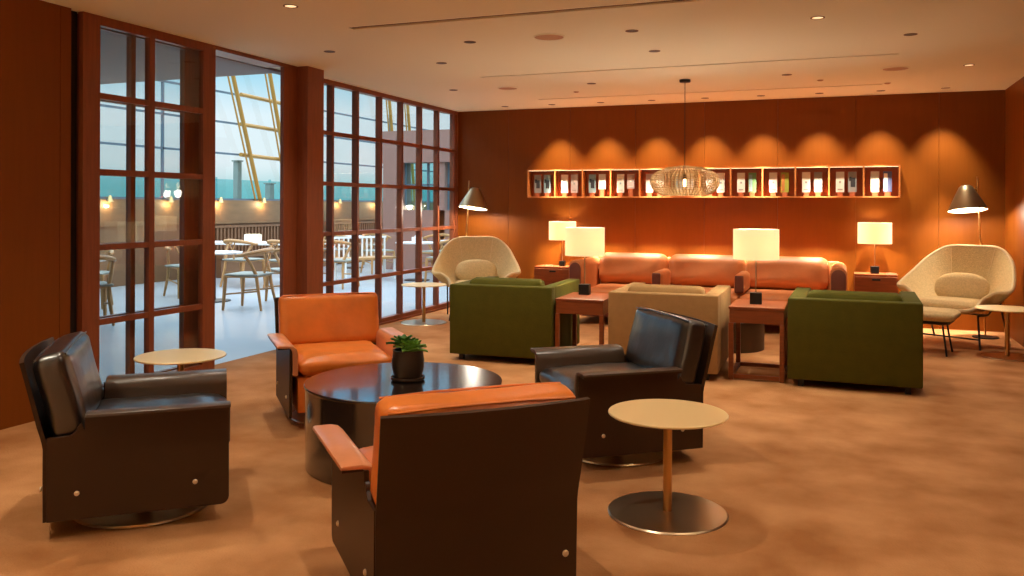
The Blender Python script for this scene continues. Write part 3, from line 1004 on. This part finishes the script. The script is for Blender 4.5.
# ------------------------------------------------------------------ womb style lounge chairs
def lounge_chair(loc, rz, label, sc=1.0):
    """front = local -Y"""
    t = thing('lounge_chair', label, 'lounge chair', (loc[0], loc[1], 0), rz, 'cream shell lounge chairs in the back corners')
    t.scale = (sc, sc, 1.03)
    # rim control points by angle from the back, (x, y, z) for one side
    ctrl = [(0, 0.0, 0.44, 0.99), (30, 0.27, 0.42, 0.98), (55, 0.44, 0.30, 0.87), (75, 0.53, 0.12, 0.73), (92, 0.585, -0.08, 0.615),
            (104, 0.575, -0.19, 0.575), (118, 0.47, -0.24, 0.565), (132, 0.37, -0.29, 0.50), (146, 0.33, -0.40, 0.415), (160, 0.22, -0.47, 0.385), (180, 0.0, -0.49, 0.38)]

    def rim(a):
        d = abs(a)
        for k in range(len(ctrl) - 1):
            if ctrl[k][0] <= d <= ctrl[k + 1][0]:
                f = (d - ctrl[k][0]) / (ctrl[k + 1][0] - ctrl[k][0])
                p0 = ctrl[max(k - 1, 0)]; p1 = ctrl[k]; p2 = ctrl[k + 1]; p3 = ctrl[min(k + 2, len(ctrl) - 1)]
                o_ = []
                for j in (1, 2, 3):
                    q0 = p0[j]; q3 = p3[j]
                    if k == 0:
                        q0 = -p2[j] if j == 1 else p2[j]
                    if k == len(ctrl) - 2:
                        q3 = -p1[j] if j == 1 else p1[j]
                    q1, q2 = p1[j], p2[j]
                    o_.append(0.5 * (2 * q1 + (q2 - q0) * f + (2 * q0 - 5 * q1 + 4 * q2 - q3) * f * f + (3 * q1 - q0 - 3 * q2 + q3) * f ** 3))
                if a < 0:
                    o_[0] = -o_[0]
                return Vector(o_)
        return Vector(ctrl[-1][1:])
    NU = 72

    def surf(u, v):
        a = -180 + 360 * u
        rm = rim(a)
        s = 0.04 + 0.96 * v
        g = s ** 0.72
        h = s ** 2.0
        cx, cy, cz = 0.0, -0.04, 0.345
        return Vector((cx + (rm.x - cx) * g, cy + (rm.y - cy) * g, cz + (rm.z - cz) * h))
    b = sheet(new_bm(), surf, NU, 14, 0.035, closed_u=True)
    # close the small hole in the middle
    b.verts.ensure_lookup_table()
    bmesh.ops.holes_fill(b, edges=[e_ for e_ in b.edges if e_.is_boundary])
    sh = obj('shell', b, M_cream, t, True)
    b = new_bm()
    tube(b, [surf(k / NU, 1.0) for k in range(NU + 1)], 0.020, 8, False)
    obj('piping', b, M_cream_edge, sh, True)
    for a_ in (-26, 26):
        b = new_bm()
        tube(b, [surf((a_ + 180) / 360, 0.45 + 0.55 * k / 8) + Vector((0, -0.018, 0.0)) for k in range(9)], 0.004, 6)
        obj('seam', b, M_cream_edge, sh, True)
    b = new_bm()
    cushion(b, (0, -0.13, 0.41), (0.60, 0.56, 0.10), 0.045, 0.35, 2, 12)
    obj('seat_cushion', b, M_cream, t, True)
    b = new_bm()
    mtx = Matrix.Translation((0, 0.10, 0.57)) @ Matrix.Rotation(R(-24), 4, 'X')
    bb = bmesh.new()
    bmesh.ops.create_uvsphere(bb, u_segments=36, v_segments=20, radius=1)
    for v in bb.verts:
        v.co = Vector((math.copysign(abs(v.co.x) ** 0.8, v.co.x) * 0.29, v.co.y * 0.075, math.copysign(abs(v.co.z) ** 0.85, v.co.z) * 0.165))
    merge(b, bb, mtx)
    obj('back_cushion', b, M_cream, t, True)
    for s in (1, -1):
        b = new_bm()
        tube(b, [(s * 0.30, -0.24, 0.33), (s * 0.36, -0.34, 0.0)], 0.011, 8)
        obj('leg', b, M_metal_black, t, True)
        b = new_bm()
        tube(b, [(s * 0.42, 0.02, 0.50), (s * 0.40, 0.12, 0.40), (s * 0.40, 0.36, 0.0)], 0.011, 8)
        obj('leg', b, M_metal_black, t, True)
    b = new_bm()
    tube(b, [(-0.30, -0.24, 0.325), (-0.26, 0.15, 0.30), (0.26, 0.15, 0.30), (0.30, -0.24, 0.325)], 0.010, 8)
    tube(b, [(-0.42, 0.02, 0.49), (-0.26, 0.15, 0.30)], 0.009, 8)
    tube(b, [(0.42, 0.02, 0.49), (0.26, 0.15, 0.30)], 0.009, 8)
    tube(b, [(-0.34, -0.31, 0.10), (0.34, -0.31, 0.10)], 0.008, 8)
    obj('under_frame', b, M_metal_black, t, True)
    return t


lounge_chair((-4.42, 10.12), 24, 'cream shell lounge chair in the far left corner, beside the glazed partition', 0.94)
lounge_chair((1.16, 10.20), -28, 'cream shell lounge chair in the far right corner, with an ottoman before it', 0.96)

t = thing('ottoman', 'cream ottoman on thin black legs before the right lounge chair', 'ottoman', (0.78, 9.45, 0), -14)
b = new_bm()
cushion(b, (0, 0, 0.385), (0.60, 0.46, 0.09), 0.044, 0.25, 2, 12)
obj('cushion', b, M_cream, t, True)
b = new_bm()
cushion(b, (0, 0, 0.325), (0.50, 0.36, 0.05), 0.02, 0.1, 2, 8)
obj('tray', b, M_metal_black, t, True)
for sx in (-1, 1):
    for sy in (-1, 1):
        b = new_bm()
        tube(b, [(sx * 0.18, sy * 0.13, 0.305), (sx * 0.225, sy * 0.175, 0.0)], 0.0095, 8)
        obj('leg', b, M_metal_black, t, True)


# ------------------------------------------------------------------ floor lamps
def floor_lamp(loc, rz, label, energy=34, off=0.19):
    """shade hangs to local +X of the pole"""
    t = thing('floor_lamp', label, 'floor lamp', (loc[0], loc[1], 0), rz, 'cone shaded floor lamps')
    b = new_bm()
    lathe(b, [(0, 0), (0.13, 0), (0.135, 0.006), (0.13, 0.014), (0.02, 0.02), (0, 0.02)], 40)
    obj('base', b, M_metal_black, t, True)
    b = new_bm()
    tube(b, [(0, 0, 0.015), (0.07, 0, 1.45), (0.087, 0, 1.80)], 0.009, 10)
    obj('pole', b, M_brass, t, True)
    b = new_bm()
    mtx = Matrix.Translation((off, 0, 1.56)) @ Matrix.Rotation(R(8 if rz > 90 else -8), 4, 'X') @ Matrix.Rotation(R(5), 4, 'Y')
    lathe(b, [(0.205, -0.145), (0.155, -0.04), (0.103, 0.06), (0.068, 0.125), (0.045, 0.14), (0, 0.142), (0, 0.137), (0.043, 0.135), (0.064, 0.121), (0.099, 0.057), (0.151, -0.043), (0.201, -0.145)], 48)
    bmesh.ops.contextual_create(b, geom=[])
    b.verts.ensure_lookup_table()
    bmesh.ops.transform(b, matrix=mtx, verts=b.verts[:])
    sh = obj('lamp_shade', b, M_lamp_shade_metal, t, True)
    b = new_bm()
    lathe(b, [(0.199, -0.143), (0.149, -0.043), (0.097, 0.055), (0.061, 0.118), (0, 0.13)], 48)
    bmesh.ops.transform(b, matrix=mtx, verts=b.verts[:])
    obj('shade_lining', b, M_white_in, sh, True, 'white inner lining of the shade')
    b = new_bm()
    lathe(b, [(0, -0.07), (0.03, -0.05), (0.038, -0.01), (0.025, 0.03), (0, 0.06)], 20)
    bmesh.ops.transform(b, matrix=mtx, verts=b.verts[:])
    obj('bulb', b, M_bulb, t, True)
    b = new_bm()
    tube(b, [(0.08, 0, 1.66), (off, 0, 1.68)], 0.008, 8)
    obj('arm', b, M_brass, t, True)
    lamp('bulb_light', 'POINT', mtx @ Vector((0, 0, -0.12)), energy, WARM, 0.04, t)
    return t


floor_lamp((-4.92, 10.80), 8, 'cone shaded metal floor lamp behind the left lounge chair', off=0.16)
floor_lamp((1.50, 10.75), 172, 'cone shaded metal floor lamp behind the right lounge chair')

# ------------------------------------------------------------------ cafe beyond the glass
XW = -12.0
struct('ceiling_cafe', box(new_bm(), XW, -5.32, YF, 8.3, 3.0, 3.3), M_soffit, label='grey soffit of the cafe above the doorway')
struct('wall_header', box(new_bm(), -5.45, -5.33, YF, YB, CZ - 0.02, 3.3), M_soffit)
lw = new_bm()
box(lw, XW - 0.2, XW, YF, 27, 0, 1.03)
struct('wall_cafe', box(new_bm(), XW - 0.2, XW, YF, 27, 0, 1.55), M_oak_wall, label='low oak panelled wall under the big cafe windows')
struct('wall_cafe_end', box(new_bm(), XW, -3.0, 26.8, 27, 0, 1.55), M_oak_wall, label='far end wall of the cafe')
lw.free()
struct('trim_7', box(new_bm(), XW, XW + 0.03, YF, 26.8, 0, 1.06), M_seat_hatch, label='darker wooden dado along the cafe wall')
struct('trim_8', box(new_bm(), XW, XW + 0.06, YF, 26.8, 1.06, 1.09), M_oak_wall, label='thin wooden ledge above the dado of the cafe wall')
# tall facade glazing
fb = new_bm()
for z in (1.57, 2.54, 3.2, 3.83, 4.6):
    box(fb, XW - 0.20, XW - 0.15, 2, 27, z - 0.02, z + 0.02)
for k in range(6):
    y = 4 + k * 4.4
    box(fb, XW - 0.20, XW - 0.15, y - 0.02, y + 0.02, 1.55, 8.0)
w2 = bpy.data.objects.new('window_2', None)
COL.objects.link(w2)
w2['kind'] = 'structure'
w2['label'] = 'tall glazed facade of the cafe with thin dark transoms'
obj('window_frame', fb, M_gray_steel, w2)
obj('glass', box(new_bm(), XW - 0.18, XW - 0.17, 2, 27, 1.55, 8.0), M_glass, w2)


def truss(y0, y1, z0, z1, lb, xx=-11.78, r_=0.047):
    b = new_bm()
    tube(b, [(xx - 0.3, y0, z0), (xx, y1, z1)], r_, 10)
    tube(b, [(xx - 0.32, y0 - 0.14, z0), (xx - 0.02, y1 - 0.14, z1)], 0.02, 8)
    o = obj('steel_strut', b, M_yellow, None, True)
    tag(o, lb, 'strut', 'slanted yellow steel struts of the facade')
    return o


truss(15.64, 13.9, 1.53, 5.4, 'slanted yellow steel strut in the middle of the doorway view')
truss(16.8, 15.25, 1.53, 5.4, 'slanted yellow steel strut at the right of the doorway view')
truss(23.0, 21.7, 1.53, 5.8, 'slanted yellow steel strut seen through the fourth partition pane')
truss(21.9, 20.64, 1.53, 5.8, 'slanted yellow steel strut seen through the third partition pane')
for k, (z, lb) in enumerate([(2.46, 'lowest horizontal yellow steel rail of the facade'), (3.12, 'middle horizontal yellow steel rail of the facade'), (3.76, 'top horizontal yellow steel rail of the facade')]):
    b = new_bm()
    tube(b, [(-12.11, 15.0, z + 0.08), (-12.11, 17.4, z + 0.03)], 0.045, 8)
    tag(obj('steel_rail', b, M_yellow, None, True), lb, 'rail', 'horizontal yellow steel rails of the facade')
# outside
struct('floor_terrace', box(new_bm(), -60, XW - 0.2, -5, 60, -0.3, -0.1), M_teal, label='blue green ground outside the facade')
b = new_bm()
for k in range(12):
    box(b, -13.62, -13.6, 4 + k * 2, 5.96 + k * 2, 1.5, 2.02)
    box(b, -13.64, -13.58, 3.97 + k * 2, 4.0 + k * 2, 0, 2.1)
box(b, -13.65, -13.57, 4, 28, 2.02, 2.06)
tag(obj('glass_balustrade', b, M_teal_glass), 'teal glass balustrade outside the facade', 'balustrade')
for (px_y, x, z, w, lb) in [(15.5, -12.6, 2.42, 0.14, 'tall grey green post outside behind the doorway view'), (16.65, -12.6, 1.95, 0.16, 'short grey green post outside at right of the doorway view')]:
    b = new_bm()
    box(b, x - w / 2, x + w / 2, px_y - w / 2, px_y + w / 2, -0.1, z, 0.02)
    box(b, x - w / 2 - 0.02, x + w / 2 + 0.02, px_y - w / 2 - 0.02, px_y + w / 2 + 0.02, z, z + 0.03)
    tag(obj('bollard', b, M_concrete), lb, 'post', 'posts outside the facade')

# rose portal at the far right of the cafe
pb = new_bm()
box(pb, -9.88, -3.0, 17.0, 17.5, 2.42, 3.14)
box(pb, -9.75, -9.30, 17.0, 17.5, 0, 2.42)
box(pb, -8.42, -8.22, 17.05, 17.45, 0, 2.42)
box(pb, -9.30, -3.0, 17.05, 17.45, 0, 1.35)
struct('wall_portal', pb, M_pink_wall, label='rose coloured portal wall at the far side of the cafe')
for (x0, x1, n) in ((-9.30, -8.42, 3), (-8.22, -6.6, 4)):
    w3 = bpy.data.objects.new('window_%d' % n, None)
    COL.objects.link(w3)
    w3['kind'] = 'structure'
    w3['label'] = 'teal tinted window in the rose portal wall'
    b = new_bm()
    for q in range(4):
        xx = x0 + (x1 - x0) * q / 3
        box(b, xx - 0.02, xx + 0.02, 17.2, 17.26, 1.35, 2.42)
    box(b, x0, x1, 17.2, 17.26, 1.9, 1.94)
    obj('window_frame', b, M_gray_steel, w3)
    obj('glass', box(new_bm(), x0, x1, 17.28, 17.29, 1.35, 2.42), M_teal_glass, w3)

# wall sconces
for y, lb in [(14.15, 'small cone sconce at the left of the doorway view'), (15.55, 'small cone sconce at the right of the doorway view'),
              (18.6, 'small cone sconce behind the left partition panes'), (20.4, 'small cone sconce behind the third partition pane'), (12.75, 'small cone sconce seen through the right door pane'), (11.3, 'small cone sconce seen through the left door pane')]:
    t = thing('wall_sconce', lb, 'wall lamp', (XW + 0.09, y, 1.50), 0, 'small sconces on the cafe wall')
    b = new_bm()
    lathe(b, [(0.055, 0.0), (0.02, 0.11), (0.0, 0.115), (0, 0.11), (0.016, 0.105), (0.051, 0.0)], 20)
    obj('lamp_shade', b, M_brass, t, True)
    obj('bracket', box(new_bm(), -0.088, -0.02, -0.01, 0.01, 0.07, 0.09), M_brass, t)
    b = new_bm()
    lathe(b, [(0, 0.01), (0.02, 0.02), (0.02, 0.045), (0, 0.06)], 14)
    obj('bulb', b, M_bulb, t, True)
    lamp('bulb_light', 'POINT', (0.02, 0, -0.04), 9, (1, 0.72, 0.38), 0.03, t)

# slatted bench along the wall
for (y0, y1, lb) in [(13.6, 17.4, 'brown slatted banquette under the cafe wall in the doorway view'), (18.0, 23.5, 'brown slatted banquette behind the partition panes')]:
    t = thing('slatted_banquette', lb, 'bench', (XW + 0.6, y0, 0), 0, 'slatted banquettes along the cafe wall')
    L = y1 - y0
    obj('seat', box(new_bm(), -0.5, 0.0, 0, L, 0.38, 0.46), M_seat_hatch, t)
    obj('plinth', box(new_bm(), -0.5, -0.06, 0.02, L - 0.02, 0, 0.38), M_seat_hatch, t)
    b = new_bm()
    n = int(L / 0.11)
    for k in range(n):
        box(b, -0.49, -0.45, k * 0.11 + 0.02, k * 0.11 + 0.07, 0.46, 0.98)
    box(b, -0.50, -0.44, 0, L, 0.98, 1.02)
    obj('slatted_back', b, M_seat_hatch, t)

# long white table with a bread box
t = thing('long_table', 'long white topped communal table in the cafe, seen through the doorway', 'table', (-10.0, 13.1, 0), 12)
obj('table_top', box(new_bm(), -1.5, 1.1, -0.35, 0.35, 0.72, 0.76, 0.004), M_white, t)
for x in (-1.35, 0.95):
    obj('leg', box(new_bm(), x - 0.05, x + 0.05, -0.3, 0.3, 0, 0.72, 0.004), M_oak, t)
t = thing('wooden_tray_box', 'pale open box standing on the long white cafe table', 'box', (-10.25, 13.05, 0.76), 12)
b = new_bm()
box(b, -0.13, 0.13, -0.09, 0.09, 0, 0.012)
box(b, -0.13, -0.118, -0.09, 0.09, 0.012, 0.14)
box(b, 0.118, 0.13, -0.09, 0.09, 0.012, 0.14)
box(b, -0.118, 0.118, -0.09, -0.078, 0.012, 0.14)
box(b, -0.118, 0.118, 0.078, 0.09, 0.012, 0.14)
obj('body', b, M_white_in, t)
b = new_bm()
for k in range(9):
    cushion(b, (-0.095 + (k % 3) * 0.095, -0.05 + (k // 3) * 0.05, 0.115), (0.085, 0.045, 0.07), 0.02, 0.1, 2, 3)
obj('napkins', b, M_cream_edge, t, True)


def round_table(x, y, label, r_=0.42, h=0.74):
    t = thing('cafe_table', label, 'table', (x, y, 0), 0, 'round white cafe tables')
    b = new_bm()
    lathe(b, [(0, h - 0.025), (r_ - 0.01, h - 0.025), (r_, h - 0.012), (r_, h), (0, h)], 48)
    obj('table_top', b, M_white, t, True)
    b = new_bm()
    lathe(b, [(0, 0.02), (0.035, 0.02), (0.035, h - 0.026), (0, h - 0.026)], 20)
    obj('pedestal', b, M_metal_black, t, True)
    b = new_bm()
    lathe(b, [(0, 0), (0.25, 0), (0.25, 0.012), (0.04, 0.02), (0, 0.02)], 32)
    obj('foot', b, M_metal_black, t, True)
    return t


round_table(-8.85, 10.35, 'round white cafe table behind the nearest wishbone chair in the doorway')
round_table(-7.7, 14.75, 'round white cafe table seen through the fourth partition pane')
round_table(-7.3, 15.9, 'round white cafe table seen through the right partition panes')
round_table(-10.6, 17.1, 'round white cafe table near the slatted banquette')
round_table(-9.3, 8.2, 'round white cafe table seen through the glazed door leaf')


def tray(x, y, lb):
    t = thing('napkin_box', lb, 'box', (x, y, 0.74), 8, 'white napkin boxes on the cafe tables')
    obj('body', box(new_bm(), -0.09, 0.09, -0.06, 0.06, 0, 0.10, 0.004), M_white, t)
    obj('napkin', prism(new_bm(), [(-0.05, 0.10), (0.05, 0.10), (0.02, 0.15), (-0.03, 0.14)], 'y', -0.02, 0.02), M_white, t)


tray(-7.7, 14.75, 'white napkin box on the table behind the fourth partition pane')
tray(-7.3, 15.9, 'white napkin box on the table behind the right partition panes')


def wishbone():
    t = thing('wishbone_chair', '', 'chair', (0, 0, 0), 0, 'pale oak wishbone chairs in the cafe')
    t.scale = (1.12, 1.12, 1.1)
    # front = +X
    b = new_bm()
    cushion(b, (0.0, 0, 0.44), (0.44, 0.48, 0.035), 0.016, 0.1, 2, 6)
    st = obj('seat', b, M_grey_seat, t, True)
    b = new_bm()
    tube(b, [(0.2, -0.235, 0.42), (0.2, 0.235, 0.42)], 0.022, 8)
    tube(b, [(-0.19, -0.19, 0.42), (-0.19, 0.19, 0.42)], 0.014, 8)
    for s in (-1, 1):
        tube(b, [(0.2, s * 0.235, 0.42), (-0.19, s * 0.19, 0.42)], 0.014, 8)
        tube(b, [(0.21, s * 0.24, 0.20), (-0.20, s * 0.20, 0.24)], 0.011, 8)
    obj('seat_frame', b, M_oak, t, True)
    for s in (-1, 1):
        b = new_bm()
        tube(b, [(0.225, s * 0.25, 0.0), (0.21, s * 0.24, 0.25), (0.2, s * 0.235, 0.43)], [0.017, 0.024, 0.024], 8)
        obj('leg', b, M_oak, t, True)
        b = new_bm()
        tube(b, [(-0.26, s * 0.22, 0.0), (-0.20, s * 0.19, 0.3), (-0.18, s * 0.19, 0.44), (-0.13, s * 0.23, 0.58), (-0.07, s * 0.26, 0.68)], [0.016, 0.022, 0.023, 0.021, 0.018], 8)
        obj('leg', b, M_oak, t, True)
    b = new_bm()
    pts = []
    for k in range(17):
        a = R(-105 + 210 * k / 16)
        pts.append((-0.03 - 0.24 * math.cos(a), 0.275 * math.sin(a), 0.69 + 0.06 * max(0, math.cos(a))))
    tube(b, pts, [0.018 + 0.012 * math.sin(math.pi * k / 16) for k in range(17)], 8)
    obj('top_rail', b, M_oak, t, True)
    b = new_bm()
    tube(b, [(-0.19, 0, 0.43), (-0.225, 0, 0.58)], 0.014, 8)
    for s in (-1, 1):
        tube(b, [(-0.225, 0, 0.57), (-0.25, s * 0.07, 0.73)], 0.011, 8)
    obj('back_splat', b, M_oak, t, True)
    return t


def dup(root, loc, rz, label):
    r_ = root.copy()
    COL.objects.link(r_)
    r_.location = loc
    r_.rotation_euler = (0, 0, R(rz))
    r_['label'] = label
    for ch in list(root.children):
        c_ = ch.copy()
        COL.objects.link(c_)
        c_.parent = r_
    return r_


wb0 = wishbone()
spots = [(-7.75, 9.80, 192, 'pale oak wishbone chair nearest in the doorway view'),
         (-7.75, 10.75, 150, 'pale oak wishbone chair at the right edge of the doorway view'),
         (-9.7, 10.75, -20, 'pale oak wishbone chair on the far side of the round table in the doorway'),
         (-9.1, 12.5, 80, 'pale oak wishbone chair pushed to the near side of the long white table'),
         (-9.95, 12.4, 85, 'pale oak wishbone chair at the left part of the long white table'),
         (-8.3, 12.9, 95, 'pale oak wishbone chair at the right end of the long white table'),
         (-9.3, 16.0, -30, 'pale oak wishbone chair left of the table behind the fourth pane'),
         (-6.95, 14.4, 180, 'pale oak wishbone chair right of the table behind the fourth pane'),
         (-8.0, 16.2, -90, 'pale oak wishbone chair behind the table of the fourth pane'),
         (-6.9, 16.55, -90, 'pale oak wishbone chair in front of the rose portal wall'),
         (-6.4, 15.6, 190, 'pale oak wishbone chair seen through the last partition pane'),
         (-10.4, 16.1, 80, 'pale oak wishbone chair before the slatted banquette'),
         (-10.6, 18.3, 175, 'pale oak wishbone chair far back behind the third partition pane'),
         (-8.5, 7.7, 150, 'pale oak wishbone chair seen through the right door pane'),
         (-9.9, 9.0, -60, 'pale oak wishbone chair seen faintly through the left door pane'),
         (-10.5, 15.0, 20, 'pale oak wishbone chair beside the slatted banquette in the doorway view')]
for i, (x, y, a, lb) in enumerate(spots):
    if i == 0:
        wb0.location = (x, y, 0)
        wb0.rotation_euler = (0, 0, R(a))
        wb0['label'] = lb
    else:
        dup(wb0, (x, y, 0), a, lb)

# white slatted bench behind the first panes
t = thing('slatted_bench', 'white slatted bench standing behind the first partition panes', 'bench', (-8.7, 14.5, 0), 62)
obj('seat', box(new_bm(), -0.6, 0.6, -0.22, 0.22, 0.40, 0.44), M_oak, t)
b = new_bm()
for k in range(12):
    x = -0.57 + k * 0.1035
    box(b, x - 0.014, x + 0.014, 0.20, 0.225, 0.44, 0.80)
box(b, -0.6, 0.6, 0.195, 0.23, 0.80, 0.84)
obj('slatted_back', b, M_white, t)
for (x, y) in ((-0.55, -0.18), (0.55, -0.18), (-0.55, 0.18), (0.55, 0.18)):
    obj('leg', box(new_bm(), x - 0.02, x + 0.02, y - 0.02, y + 0.02, 0, 0.40), M_white, t)
